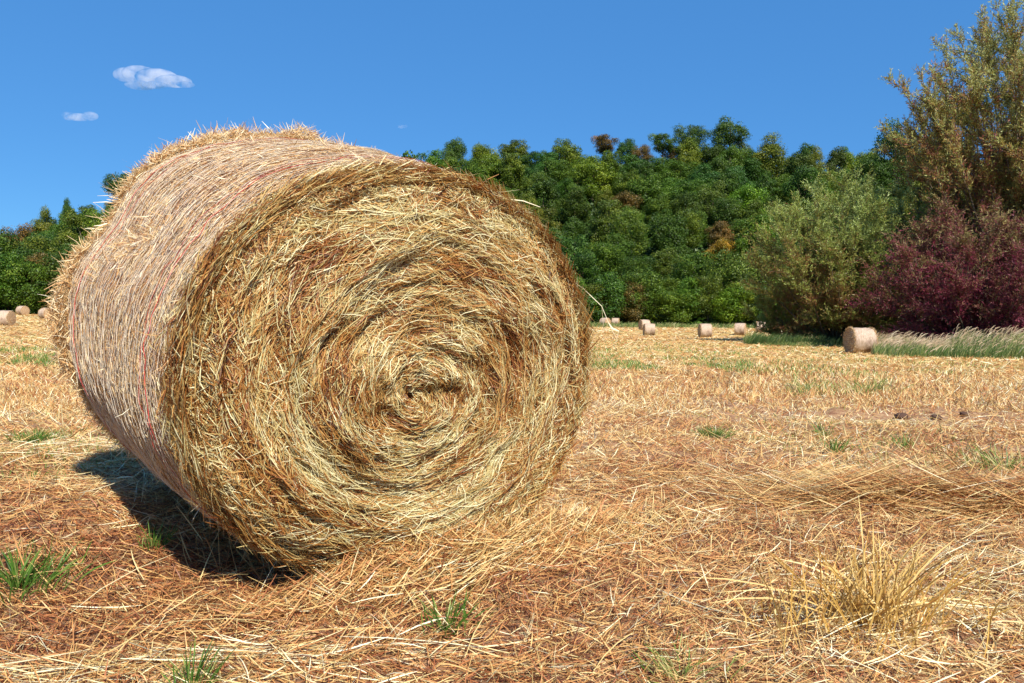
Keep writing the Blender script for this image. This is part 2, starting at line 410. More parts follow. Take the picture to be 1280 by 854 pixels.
# red marker threads
def red_loop(s0, amp, seed, w, lab, t0=0, t1=2 * PI, lift=.0125, slope=0):
    T = np.linspace(t0, t1, 400); s = s0 + amp * fbm(np.cos(T) * 3, np.sin(T) * 3, T * 0 + seed, seed=81, o=3) + slope * (T - t0)
    rb = Rib(); P = side_pt(s, T, lift + .0045 * vnoise(T * 16, T * 0 + seed))[None]
    for a0 in range(0, 399, 8):
        c_ = slice(a0, min(a0 + 9, 400)); tm = T[c_].mean()
        rb.add(P[:, c_], [w], np.array([[math.cos(tm), .2, math.sin(tm)]]), np.array([.5]), 1)
        rb.add(P[:, c_], [w * .38], np.array([[0, 1., 0]]), np.array([.5]), 1)
    tag(link('red_thread', rb.mesh('red_thread', M_red), root), lab)
red_loop(.165, .012, 1, .0055, 'red thread round the bale near the spiral end')
red_loop(.20, .03, 4, .003, 'thinner red thread beside the one near the spiral end', .9, 3.6)
red_loop(.83, .010, 2, .0055, 'red thread round the bale near the back end')
red_loop(.80, .03, 6, .003, 'thinner red thread beside the one near the back end', 1.2, 3.0, slope=-.01)

# shaggy straw bulging out of the back edge
rb = Rib()
n_ = 38000; th_ = rng.uniform(0, 2 * PI, n_)
amt = .62 + .35 * vnoise(np.cos(th_) * 5, np.sin(th_) * 5, seed=91)
amt = amt * (1 - .8 * np.exp(-((th_ - 2.68) / .22) ** 2)) * np.where(th_ > 3.45, .45, 1) + .55 * np.exp(-((th_ - 3.14) / .18) ** 2) + .1 * np.exp(-((th_ - 1.75) / .3) ** 2)
amt = np.clip(amt, .12, 1.6)
cross = rng.uniform(0, PI, n_)                              # round cross-section of the bulge
rad = np.stack([np.cos(th_), 0 * th_, np.sin(th_)], -1); tg = np.stack([-np.sin(th_), 0 * th_, np.cos(th_)], -1)
rr_ = rng.uniform(.3, 1, n_) * .056 * amt * (1 + .35 * vnoise(np.cos(th_) * 14, np.sin(th_) * 14, seed=96))
P0 = side_pt(np.full(n_, .97), th_, 0) + ay * (-np.cos(cross) * rr_ * 1.1)[:, None] + rad * (np.sin(cross) * rr_ * 1.25 - .01)[:, None]
D = norm(rnd_unit(n_) * .8 + tg * rng.choice([-1, 1], n_)[:, None] * .8 + rad * .12)
rb.add(straight(P0, D, rng.uniform(.02, .06, n_), 2, .35), rng.uniform(.0018, .0036, n_), rnd_unit(n_), np.clip(rng.normal(.60, .22, n_), 0, 1))
n_ = 700; th_ = rng.uniform(0, 2 * PI, n_); rad = np.stack([np.cos(th_), 0 * th_, np.sin(th_)], -1); tg = np.stack([-np.sin(th_), 0 * th_, np.cos(th_)], -1)
P0 = side_pt(rng.uniform(.93, 1.0, n_), th_, .02)
D = norm(rnd_unit(n_) * .9 + rad * .6 + tg * rng.normal(0, .6, n_)[:, None])
rb.add(straight(P0, D, rng.uniform(.03, .09, n_), 2, .4), rng.uniform(.0018, .0038, n_), rnd_unit(n_), np.clip(rng.normal(.75, .2, n_), 0, 1))
link('shaggy_edge', rb.mesh('shaggy_edge', M_side_straw), root)

# tuft poking through the net and stray stalks
rb = Rib()
for (s0, t0, cnt, spr) in ((.60, 2.72, 260, .07), (.50, 2.66, 130, .05), (.72, 2.85, 90, .05), (.3, 2.3, 60, .08), (.85, 1.9, 120, .06), (.5, 1.75, 60, .1)):
    n_ = cnt; th_ = t0 + rng.normal(0, spr, n_); s = s0 + rng.normal(0, spr * .9, n_)
    rad = np.stack([np.cos(th_), 0 * th_, np.sin(th_)], -1)
    rb.add(straight(side_pt(s, th_, .008), norm(rnd_unit(n_) + rad * .45), rng.uniform(.012, .05, n_), 2, .3), rng.uniform(.0016, .0032, n_), rnd_unit(n_), np.clip(rng.normal(.5, .28, n_), 0, 1))
n_ = 650; th_ = rng.uniform(0, 2 * PI, n_); rad = np.stack([np.cos(th_), 0 * th_, np.sin(th_)], -1); tg = np.stack([-np.sin(th_), 0 * th_, np.cos(th_)], -1)
rb.add(straight(side_pt(rng.uniform(.05, .95, n_), th_, .008), norm(rnd_unit(n_) * .8 + tg * .7 + rad * .3), rng.uniform(.02, .07, n_), 2, .3), rng.uniform(.0015, .003, n_), rnd_unit(n_), np.clip(rng.normal(.7, .2, n_), 0, 1))
# the long bent stalk hanging off the right rim, and some hairs at the top
def stalk(pts, w, tone):
    P = np.array([pts], float); rb.add(P, [w], np.array([[.3, -1, .2]]), np.array([tone]), .5)
c0 = face_pt(np.array([1.0]), np.array([.56]), 0)[0]
stalk([c0, c0 + (.09, -.02, -.05), c0 + (.19, -.04, -.12), c0 + (.23, -.05, -.19), c0 + (.28, -.06, -.26)], .0036, .9)
stalk([c0 + (.19, -.04, -.12), c0 + (.21, -.04, -.20), c0 + (.19, -.05, -.25)], .0026, .8)
stalk([c0 + (.23, -.05, -.19), c0 + (.26, -.05, -.215), c0 + (.30, -.05, -.225), c0 + (.29, -.05, -.255)], .008, .95)
stalk([c0 + (.02, -.02, -.33), c0 + (.10, -.03, -.42), c0 + (.16, -.03, -.56)], .0026, .8)
stalk([c0 + (.0, -.02, -.12), c0 + (.06, -.03, -.16), c0 + (.11, -.03, -.18)], .003, .8)
c1 = face_pt(np.array([1.0]), np.array([1.15]), 0)[0]
stalk([c1, c1 + (.08, -.02, .0), c1 + (.16, -.03, -.015)], .004, .9)
stalk([c1 + (-.14, 0, 0.02), c1 + (-.09, -.01, .06), c1 + (-.04, -.01, .085)], .003, .3)
link('stray_straw', rb.mesh('stray_straw', M_side_straw), root)

def bare_strip(x, y):
    m = sstep(6.6, 7.6, y) * sstep(10.6, 9.2, y) * sstep(.9, 2.2, x) * sstep(8.5, 6.5, x)
    return m * sstep(-.45, .1, fbm(x / 1.2, y / 1.2, seed=151, o=2))
# ------------------------------------------------------------------ cut straw lying over the field (uncountable)
rb = Rib()
def ground_straw(n, r0, r1, lmin, lmax, w, up, lift, toff=0, half=.95, cohere=.6, segs=2):
    r = np.sqrt(rng.uniform(r0 * r0, r1 * r1, n)); az = rng.uniform(-half, half, n); x = r * np.sin(az); y = r * np.cos(az)
    lx, ly = bale_xy(x, y); ok = ~((np.abs(lx) < .45) & (ly > .12) & (ly < 1.0)) & (rng.random(len(x)) > .8 * bare_strip(x, y))
    x, y, r = x[ok], y[ok], r[ok]; n = len(x)
    flow = .25 + 1.1 * fbm(x / 1.3, y / .8, seed=101, o=2)
    a = np.where(rng.random(n) < cohere, flow + rng.normal(0, .45, n), rng.uniform(-PI, PI, n)); a = np.where(rng.random(n) < .5, a + PI, a)
    pit = np.abs(rng.normal(0, up, n)); L = rng.uniform(lmin, lmax, n) * rng.choice([.6, 1, 1.5], n, p=[.45, .4, .15])
    D = np.stack([np.cos(a) * np.cos(pit), np.sin(a) * np.cos(pit), np.sin(pit)], -1)
    x0, y0 = x - D[:, 0] * L / 2, y - D[:, 1] * L / 2
    z = gz(x, y) - np.sin(pit) * L * .35 + .003 + rng.random(n) ** 2 * lift
    # follow the lumps a little
    P = straight(np.stack([x0, y0, z], -1), D, L, segs, .22)
    e0 = gz(P[:, 0, 0], P[:, 0, 1]); e1 = gz(P[:, -1, 0], P[:, -1, 1]); em = gz(x, y)
    tl = np.linspace(0, 1, segs + 1)[None]
    P[:, :, 2] += ((e0 - em)[:, None] * (1 - tl) + (e1 - em)[:, None] * tl) * .8
    N = norm(np.array([0, 0, 1.]) + rng.normal(0, .55, (n, 3)))
    pt = fbm(x / 1.1, y / .7, seed=111, o=3); bare = sstep(.05, .5, fbm(x / 1.6 + 9, y / .9, seed=113, o=2))
    tone = .50 + .05 * sstep(4, 8, r) + .26 * pt - .14 * bare + rng.normal(0, .22, n) + toff
    tone = np.where(rng.random(n) < .10, tone + .3, tone)
    rb.add(P, np.maximum(w * rng.uniform(.7, 1.3, n), r * .0007), N, np.clip(tone, 0, 1))
ground_straw(80000, 1.3, 5.0, .03, .08, .0040, .25, .006, -.20, cohere=.4)
ground_straw(130000, 1.3, 5.0, .025, .10, .0028, .35, .030, cohere=.35)
ground_straw(9000, 1.3, 5.0, .07, .20, .0030, .22, .045, .25, cohere=.45, segs=3)
ground_straw(1100, 1.3, 5.0, .2, .42, .0034, .14, .05, .3, cohere=.5, segs=3)
ground_straw(130000, 5.0, 11, .05, .15, .0050, .38, .03, cohere=.4)
ground_straw(12000, 5.0, 11, .06, .22, .006, .8, .03, .12)
ground_straw(80000, 11, 24, .10, .28, .010, .35, .03)
ground_straw(14000, 11, 24, .08, .22, .012, .9, .02, .12)
ground_straw(90000, 24, 80, .2, .5, .022, .25, .02, .0, half=.65)
ground_straw(60000, 80, 126, .3, .8, .022, .2, .02, .05, half=.62)
# the windrow and the straw leaning on the bale foot
def patch(n, cx, cy, sx, sy, ang, dj, lmin, lmax, h, toff=0.0, up=.2):
    u, v = rng.normal(0, sx, n), rng.normal(0, sy, n); x = cx + u * math.cos(ang) - v * math.sin(ang); y = cy + u * math.sin(ang) + v * math.cos(ang)
    a = ang + rng.normal(0, dj, n); a = np.where(rng.random(n) < .5, a + PI, a); pit = np.abs(rng.normal(0, up, n)); L = rng.uniform(lmin, lmax, n)
    D = np.stack([np.cos(a) * np.cos(pit), np.sin(a) * np.cos(pit), np.sin(pit)], -1)
    z = gz(x, y) + rng.random(n) * h * np.exp(-(v / (sy * 1.6)) ** 2)
    P0 = np.stack([x, y, z], -1) - D * (L / 2)[:, None]; P0[:, 2] = z
    rb.add(straight(P0, D, L, 3, .2, np.array([0, 0, .12])), rng.uniform(.0025, .004, n), norm(np.array([0, 0, 1.]) + rng.normal(0, .5, (n, 3))), np.clip(rng.normal(.48 + toff, .22, n), 0, 1))
patch(5200, 2.35, 3.75, .55, .10, -.2, .42, .15, .42, .06)
patch(1500, 2.0, 4.3, .5, .15, -.1, .3, .15, .4, .04, .1)
patch(2600, 3.05, 4.1, .35, .18, .3, .4, .15, .4, .08, .05)
cfx, cfy = BC[0] + .2 * math.cos(BAZ) + .12 * math.sin(BAZ), BC[1] + .2 * math.sin(BAZ) - .12 * math.cos(BAZ)
patch(2500, cfx + .45 * math.cos(BAZ), cfy + .45 * math.sin(BAZ), .28, .10, BAZ, .6, .05, .18, .05, .05, .35)
patch(6000, cfx, cfy, .50, .10, BAZ, .6, .04, .14, .03, .02, .35)
patch(900, cfx + .15, cfy + .03, .28, .07, BAZ + .2, .2, .10, .26, .05, .2, .15)
patch(1500, BC[0] - .62, BC[1] + .25, .25, .12, 2.3, .5, .06, .2, .04, .0, .4)
patch(160, -.9, 1.95, .5, .06, .05, .25, .2, .45, .02, .35, .06)
patch(140, .1, 1.75, .5, .07, .1, .3, .15, .4, .02, .3, .08)
gs = link('cut_straw', rb.mesh('cut_straw', M_ground_straw))
tag(gs, 'loose golden and reddish cut straw scattered all over the mown field', 'straw', kind='stuff')

# ------------------------------------------------------------------ tufts of grass
def tuft_mesh(name, n, h, spread, lean, mat, wmin=.002, wmax=.004, toned=.5, leanx=0.0):
    r = Rib(); rad = rng.uniform(0, 1.6, n) ** 1.5 * spread; a = rng.uniform(0, 2 * PI, n)
    P0 = np.stack([rad * np.cos(a), rad * np.sin(a), np.full(n, -.015)], -1)
    D = norm(np.stack([np.cos(a) * lean + rng.normal(0, .2, n) + leanx, np.sin(a) * lean + rng.normal(0, .2, n), np.ones(n)], -1))
    L = h * rng.uniform(.35, 1.0, n)
    t = np.linspace(0, 1, 5)
    P = P0[:, None] + D[:, None] * (L[:, None] * t)[..., None]
    side = norm(np.stack([D[:, 0], D[:, 1], 0 * a], -1) + rng.normal(0, .3, (n, 3)))
    cur = rng.uniform(0, .45, n)
    P = P + side[:, None] * (L * cur)[:, None, None] * (t ** 2)[None, :, None]; P[..., 2] -= (L * cur * .45)[:, None] * t ** 2.5
    r.add(P, rng.uniform(wmin, wmax, n), norm(rng.normal(0, 1, (n, 3)) * np.array([1, 1, .2])), np.clip(rng.normal(toned, .25, n), 0, 1), .15)
    return r.mesh(name, mat)
def gpos(px, py):
    """where the ground shows at a place of the photograph"""
    x0, y0 = (px - 640) / FPX, (427 - py) / FPX
    c, s = math.cos(.018), math.sin(.018); u, v = x0 * c - y0 * s, x0 * s + y0 * c
    c, s = math.cos(.0216), math.sin(.0216); d = np.array([u, c + v * s, -s + v * c])
    t = .5
    for _ in range(4000):
        p = np.array([0, 0, CAMH]) + d * t
        if p[2] <= float(gz(p[0], p[1])): break
        t *= 1.004
    return p[0], p[1]
def place_tuft(me, px, py, label, name='green_grass_tuft', cat='grass tuft', group=None, sc=1, rz=None):
    x, y = gpos(px, py); o = link(name, me, None, (x, y, float(gz(x, y)) + .018), (0, 0, random.uniform(0, 6.28) if rz is None else rz)); o.scale = (sc,) * 3
    return tag(o, label, cat, group)
t_small = tuft_mesh('green_tuft_small', 60, .15, .045, .35, M_green, .0025, .005, .35)
t_wide = tuft_mesh('green_tuft_wide', 230, .16, .10, .5, M_green, .0025, .005, .35)
t_mixed = tuft_mesh('green_tuft_mixed', 120, .16, .09, .6, M_green, toned=.8)
place_tuft(t_small, 556, 794, 'small green grass tuft in the straw below the middle of the big bale')
place_tuft(t_wide, 22, 738, 'broad green grass tuft at the left edge, in front of the bale shadow', sc=.95)
place_tuft(t_small, 240, 862, 'thin green grass blades at the bottom edge, below the bale shadow', sc=.8)
place_tuft(t_mixed, 850, 850, 'green and yellow grass patch at the bottom edge left of the dry stalk clump', sc=.7)
place_tuft(t_wide, 893, 548, 'low green tuft right of the big bale at the end of the bare soil', sc=.75)
place_tuft(t_mixed, 1255, 588, 'green and straw coloured tuft at the right edge beside the straw ridge', sc=1.5)
place_tuft(t_small, 1030, 548, 'upright green tuft in front of the bare strip, left of the soil clods', sc=1.1)
place_tuft(t_small, 1043, 566, 'sparse green blades just below the upright tuft before the bare strip', sc=1)
place_tuft(t_small, 1130, 562, 'small green tuft below the soil clods', sc=.9)
place_tuft(t_wide, 42, 556, 'flat green tuft left of the bale shadow', sc=.65)
place_tuft(t_small, 190, 690, 'few pale green blades at the lower left edge of the bale shadow', sc=.7)
place_tuft(t_mixed, 1012, 492, 'leafy green tuft in the stubble below the row of far bales', sc=2.0)
place_tuft(t_mixed, 1085, 492, 'straw coloured and green tuft in the stubble below the nearest far bale', sc=2.4)
place_tuft(t_small, 285, 640, 'thin green blades growing inside the bale shadow', sc=.9)
t_dry = tuft_mesh('dry_tuft', 130, .40, .06, .35, M_dry, .003, .0055, .5)
x, y = gpos(1085, 780)
def dry_clump():
    r = Rib(); n = 430
    a = rng.uniform(0, 2 * PI, n); rad = np.abs(rng.normal(0, .085, n)); P0 = np.stack([rad * np.cos(a) * 2.2, rad * np.sin(a) * 1.3, np.full(n, -.03)], -1)
    D = norm(np.stack([rng.normal(.05, .42, n), rng.normal(0, .3, n), np.ones(n)], -1)); L = rng.uniform(.08, .34, n) * np.exp(-rad * 3.2)
    t = np.linspace(0, 1, 5); P = P0[:, None] + D[:, None] * (L[:, None] * t)[..., None] + rng.normal(0, .30, (n, 1, 3)) * L[:, None, None] * (t ** 2)[None, :, None] * np.array([1, 1, .1])
    r.add(P, rng.uniform(.0022, .0046, n), norm(rng.normal(0, 1, (n, 3)) * np.array([1, 1, .2])), np.clip(rng.normal(.5, .22, n), 0, 1), .25)
    # long stalks that fell over
    for ang, L_, el in ((2.95, .52, .06), (3.05, .42, .22), (2.75, .3, .5), (2.5, .36, .35), (.55, .34, .75), (.35, .26, .85), (-.1, .3, .12), (-.4, .35, .1), (1.6, .27, 1.35), (1.8, .34, 1.3), (-.7, .3, .1), (3.4, .35, .1)):
        d = np.array([math.cos(ang) * math.cos(el), math.sin(ang) * math.cos(el) * .3, math.sin(el)])
        st = np.array([rng.normal(0, .05), rng.normal(0, .04), .02])
        P = np.stack([st + d * L_ * q + np.array([0, 0, .03]) * math.sin(q * PI) for q in np.linspace(0, 1, 5)])[None]
        r.add(P, [.004], np.array([[.1, -1, .4]]), np.array([rng.uniform(.55, .95)]), .3)
    return r.mesh('dry_stalks', M_dry)
o = link('dry_stalk_clump', dry_clump(), None, (x, y, float(gz(x, y))), (0, 0, 0)); o.scale = (1.05,) * 3
tag(o, 'clump of tall yellow dry stalks standing up out of the straw at lower right', 'dry grass')
place_tuft(tuft_mesh('long_green_blades', 26, .42, .05, .8, M_green, .003, .005, .9), 78, 470, 'long pale grass blades arching beside the left edge of the big bale', 'long_grass_blades', 'grass blades', sc=1.0)

# mid-distance rough stubble and sprouting grass (uncountable)
rb = Rib()
def sprouts(n, px0, px1, py0, py1, hmin, hmax, w, tone, lean=.4, jx=1.0):
    X_, Y_ = [], []
    yy = rng.uniform(py0, py1, n * 3); xx = rng.uniform(px0, px1, n * 3)
    d = CAMH * FPX / np.maximum(yy - horizon(xx), 4); x = (xx - 640) / FPX * d
    keep = (fbm(x / 1.2, d / 2.2, seed=131, o=2) > .08 * jx - .1) & (rng.random(len(x)) > .75 * bare_strip(x, d)); x, d = x[keep][:n], d[keep][:n]; n = len(x)
    L = rng.uniform(hmin, hmax, n)
    D = norm(np.stack([rng.normal(0, lean, n), rng.normal(0, lean, n), np.ones(n)], -1))
    rb.add(straight(np.stack([x, d, gz(x, d) - .01], -1), D, L, 3, .4), np.maximum(w, d * .0008), norm(rng.normal(0, 1, (n, 3)) * np.array([1, 1, .1])), np.clip(rng.normal(tone, .25, n), 0, 1), .2)
sprouts(6000, 735, 940, 446, 466, .05, .13, .005, .6)
sprouts(1500, 920, 1290, 445, 470, .06, .16, .006, .6)
sprouts(600, 985, 1110, 470, 500, .05, .18, .004, .6)
sprouts(1600, 0, 100, 430, 460, .06, .18, .005, .5)
sprouts(1500, 0, 180, 470, 680, .03, .07, .003, .6, jx=3)
sprouts(2200, 740, 1280, 470, 600, .02, .07, .003, .6, jx=4)
sprouts(3500, 740, 1290, 425, 445, .05, .14, .012, .6, jx=2)
tag(link('sprouting_grass', rb.mesh('sprouting_grass', M_green)), 'short green grass sprouting through the mown stubble', 'grass', kind='stuff')
rb = Rib()
sprouts(16000, 735, 1290, 445, 520, .05, .17, .005, .5, .8, 0)
sprouts(6000, 0, 120, 425, 520, .05, .15, .005, .5, .8, 0)
sprouts(4000, 740, 1290, 428, 447, .05, .14, .010, .6, .7, 0)
tag(link('dry_stubble', rb.mesh('dry_stubble', M_ground_straw)), 'upright dry straw stubble in the middle of the field', 'stubble', kind='stuff')

# soil clods
def clod_mesh():
    import bmesh
    bm = bmesh.new(); bmesh.ops.create_icosphere(bm, subdivisions=3, radius=1)
    sd_ = random.random() * 50
    for v in bm.verts:
        p = np.array(v.co); k = 1 + .45 * float(fbm(p[0] * 1.4 + sd_, p[1] * 1.4, p[2] * 1.4, seed=7, o=3)); v.co = v.co * k; v.co.z *= .62
    me = bpy.data.meshes.new('soil_clod'); bm.to_mesh(me); bm.free(); me.materials.append(M_clod); return me
for (px, py, r_, lab) in ((1126, 524, .055, 'biggest dark soil clod on the bare strip right of the bale'), (1171, 525, .045, 'middle one of the three dark soil clods on the bare strip'), (1205, 521, .04, 'rightmost of the three dark soil clods on the bare strip')):
    x, y = gpos(px, py); o = link('soil_clod', clod_mesh(), None, (x, y, float(gz(x, y)) + r_ * .45), (0, 0, random.random() * 6)); o.scale = (r_ * 1.2,) * 3
    tag(o, lab, 'clod')

# ------------------------------------------------------------------ far bales
def far_mats():
    m, n, l, b = new_mat('pale_net_wrap')
    tc = n.new('ShaderNodeTexCoord'); mp = n.new('ShaderNodeMapping'); l.new(tc.outputs['Object'], mp.inputs[0]); mp.inputs['Scale'].default_value = (6, 1, 1)
    n1 = n.new('ShaderNodeTexNoise'); n1.inputs['Scale'].default_value = 6; n1.inputs['Detail'].default_value = 8; n1.inputs['Roughness'].default_value = .8; l.new(mp.outputs[0], n1.inputs[0])
    r1 = ramp(n, [(.36, (.26, .16, .09)), (.64, (.66, .51, .38))], n1.outputs[0], l)
    n2 = n.new('ShaderNodeTexNoise'); n2.inputs['Scale'].default_value = 1.3; n2.inputs['Detail'].default_value = 5; l.new(tc.outputs['Object'], n2.inputs[0])
    r2 = ramp(n, [(.48, (1, 1, 1)), (.68, (.50, .42, .42))], n2.outputs[0], l)
    mx = n.new('ShaderNodeMix'); mx.data_type = 'RGBA'; mx.blend_type = 'MULTIPLY'; mx.inputs[0].default_value = 1; l.new(r1.outputs[0], mx.inputs[6]); l.new(r2.outputs[0], mx.inputs[7])
    l.new(mx.outputs[2], b.inputs['Base Color']); b.inputs['Roughness'].default_value = .7; b.inputs['Specular IOR Level'].default_value = .3
    bp = n.new('ShaderNodeBump'); bp.inputs['Distance'].default_value = .02; bp.inputs['Strength'].default_value = 1; l.new(n1.outputs[0], bp.inputs['Height']); l.new(bp.outputs[0], b.inputs['Normal'])
    e, n, l, b = new_mat('far_bale_end')
    tc = n.new('ShaderNodeTexCoord'); mp = n.new('ShaderNodeMapping'); l.new(tc.outputs['Object'], mp.inputs[0]); mp.inputs['Scale'].default_value = (0.0, 1, 1)
    wv = n.new('ShaderNodeTexWave'); wv.wave_type = 'RINGS'; wv.rings_direction = 'X'; wv.inputs['Scale'].default_value = 3.2; wv.inputs['Distortion'].default_value = 6; wv.inputs['Detail'].default_value = 4; wv.inputs['Detail Scale'].default_value = 3
    l.new(mp.outputs[0], wv.inputs[0]); r1 = ramp(n, [(.1, (.30, .16, .08)), (.9, (.56, .39, .22))], wv.outputs[0], l); l.new(r1.outputs[0], b.inputs['Base Color']); b.inputs['Roughness'].default_value = .9
    return m, e
M_fside, M_fend = far_mats()
def far_bale(loc, rz, sc, label, seed, fuzzy=1400):
    r = link('net_wrapped_bale', None, None, loc, (0, 0, rz)); r.scale = sc; tag(r, label, 'hay bale', 'wrapped round bales lying on the far field')
    R_, W_ = .70, .56
    xs = np.linspace(-W_, W_, 20); tt = np.linspace(0, 2 * PI, 72, endpoint=False); x_, t_ = np.meshgrid(xs, tt, indexing='ij')
    def rad_(x_, t_): return R_ * (1 - .05 * np.abs(x_ / W_) ** 6) + .035 * fbm(x_ * 4 + seed, np.cos(t_) * 2.5, np.sin(t_) * 2.5, seed=5, o=4) + .025 * np.cos(2 * t_ + seed)
    q = rad_(x_, t_); P = np.stack([x_, q * np.cos(t_), R_ - .02 + np.maximum(q * np.sin(t_), -R_ + .03)], -1)
    sd_ = link('wrapped_side', grid_mesh('far_side', P, M_fside), r)
    for sgn in (-1, 1):
        rr2 = np.linspace(.02, 1, 16); a_, b_ = np.meshgrid(rr2, tt, indexing='ij'); q = rad_(np.full_like(a_, W_), b_) * a_
        bul = .05 * (1 - a_ ** 2) + .012 * fbm(a_ * 9, np.cos(b_) * 2, np.sin(b_) * 2, seed=int(seed))
        P = np.stack([sgn * (W_ + bul - .01), q * np.cos(b_), R_ - .02 + np.maximum(q * np.sin(b_), -R_ + .03)], -1)
        link('bale_end', grid_mesh('far_end', P if sgn < 0 else P[:, ::-1], M_fend), r)
    rb_ = Rib(); n_ = fuzzy; t0 = rng.uniform(0, 2 * PI, n_); s0 = rng.choice([-1, 1], n_); x0 = s0 * rng.uniform(W_ - .06, W_ + .03, n_)
    rd = np.stack([0 * t0, np.cos(t0), np.sin(t0)], -1); tg_ = np.stack([0 * t0, -np.sin(t0), np.cos(t0)], -1)
    P0 = rd * (R_ * .955) + np.stack([x0, 0 * x0, 0 * x0 + R_ - .02], -1); P0[:, 2] = np.maximum(P0[:, 2], .01)
    D = norm(tg_ * rng.choice([-1, 1], n_)[:, None] + rd * .35 + rnd_unit(n_) * .5)
    rb_.add(straight(P0, D, rng.uniform(.05, .16, n_), 2, .3), rng.uniform(.006, .012, n_), rnd_unit(n_), np.clip(rng.normal(.6, .2, n_), 0, 1))
    m_ = n_ // 2; e_ = np.sqrt(rng.random(m_)) * R_ * .95; t1 = rng.uniform(0, 2 * PI, m_); sg_ = rng.choice([-1, 1], m_)
    P0 = np.stack([sg_ * (W_ + .035), e_ * np.cos(t1), R_ - .02 + np.maximum(e_ * np.sin(t1), -R_ + .04)], -1)
    D = norm(np.stack([sg_ * .25, -np.sin(t1), np.cos(t1)], -1) + rnd_unit(m_) * .35)
    rb_.add(straight(P0, D, rng.uniform(.06, .2, m_), 2, .3), rng.uniform(.006, .013, m_), rnd_unit(m_), np.clip(rng.normal(.45, .25, m_), 0, 1))
    a_ = rng.uniform(0, 2 * PI, m_); P0 = np.stack([np.cos(a_) * (W_ + rng.random(m_) * .25), np.sin(a_) * (.35 + rng.random(m_) * .25), np.full(m_, .02)], -1)
    rb_.add(straight(P0, norm(rnd_unit(m_) * np.array([1, 1, .35])), rng.uniform(.06, .2, m_), 2, .3), rng.uniform(.006, .013, m_), rnd_unit(m_), np.clip(rng.normal(.55, .22, m_), 0, 1))
    link('edge_straw', rb_.mesh('far_edge_straw', M_side_straw), r)
    return r
def at(px, d): return (px - 640) / FPX * d
for k_, (px, d, rz, sc, lab) in enumerate([
    (1075, 40, .03, 1.0, 'nearest of the far bales, pale with dark weathered blotches, beside the tall grass bank'),
    (881, 75, .02, .98, 'pale net-wrapped bale standing alone before the dark trees, seen side on'),
    (811, 85, .03, 1.0, 'pale bale with another bale peeping out behind its left shoulder'),
    (805, 99, .25, 1.0, 'bale half hidden behind the left shoulder of a nearer pale bale'),
    (925, 88, -.45, 1.0, 'bale with its darker left end showing, just left of the willow bush'),
    (951, 97, -.3, 1.0, 'bale half covered by the foot of the willow bush'),
    (756, 116, -.85, 1.0, 'bale showing its round end, first one right of the big foreground bale'),
    (769, 123, -.3, .95, 'small pale bale tucked behind the one showing its round end'),
    (6, 70, .03, 1.05, 'pale bale cut by the left edge of the photo'),
    (28, 101, -.4, .9, 'smallest bale on the left, farthest away by the hedge'),
    (58, 90, -.5, 1.0, 'bale partly hidden by the left edge of the big foreground bale')]):
    x = at(px, d); far_bale((x, d, float(gz(x, d)) - .02), rz, (sc, sc, sc), lab, k_ * 3.7, 2500 if k_ == 0 else 900)

# ------------------------------------------------------------------ trees
LEAF = [(0, (.022, .048, .005)), (.5, (.060, .112, .012)), (1, (.15, .205, .03))]
M_leaf = tone_mat('broad_leaves', LEAF, .5, .3, .2, objcol=True)
def quads(C, N, S_, tone, lists):
    n = len(C); a = norm(np.cross(N, rnd_unit(n))); b_ = np.cross(N, a)
    a = a * S_[:, None]; b_ = b_ * (S_ * rng.uniform(.5, .9, n))[:, None]
    V = np.stack([C - a, C - b_ , C + a, C + b_], 1).reshape(-1, 3)
    lists[0].append(V); lists[1].append(np.repeat(tone, 4))
def crown_mesh(name, R, zc, H, nl, leaves, sz, shape='round', low=-.75):
    """crown of leaf-sized faces on overlapping lobes"""
    u = rnd_unit(nl); u[:, 2] = np.clip(u[:, 2], low, 1)
    rads = (.11 + .24 * rng.random(nl) ** 1.5) * R
    C = u * np.minimum(rng.uniform(.40, .95, nl), .32 + rads / R * 1.6)[:, None] * np.array([R, R, H])
    if shape == 'cone':
        C[:, :2] *= (1.15 - .75 * np.clip((C[:, 2] / H + 1) / 2, 0, 1))[:, None]
    C[:, 2] += zc
    lists = [[], []]; ws = rads ** 2 / (rads ** 2).sum()
    idx = rng.choice(nl, leaves, p=ws); d = norm(rnd_unit(leaves) + np.array([0, 0, .25]))
    rr_ = rads[idx] * (1 + .10 * rng.normal(size=leaves)) * rng.choice([1, .8], leaves, p=[.8, .2])
    # lumpy lobes
    P = C[idx] + d * rr_[:, None] * (1 + .55 * fbm(d[:, 0] * 2.5 + idx, d[:, 1] * 2.5, d[:, 2] * 2.5, seed=3, o=2))[:, None] * np.array([1, 1, .8])
    lobe_t = rng.normal(0, .16, nl)
    tone = np.clip(.5 + lobe_t[idx] + rng.normal(0, .2, leaves), 0, 1)
    loose = rng.random(leaves) < .06
    q_ = rnd_unit(leaves) * (.4 + .5 * rng.random(leaves) ** .5)[:, None] * np.array([R * .95, R * .95, H * .95]); q_[:, 2] += zc
    P = np.where(loose[:, None], q_ * 1.0, P)
    quads(P, norm(d + rnd_unit(leaves) * .7), rng.uniform(.6, 1.2, leaves) * sz, tone, lists)
    V = np.concatenate(lists[0]); F = np.arange(len(V)).reshape(-1, 4); T = np.concatenate(lists[1])
    return mesh_from(name, V, F, M_leaf, T)
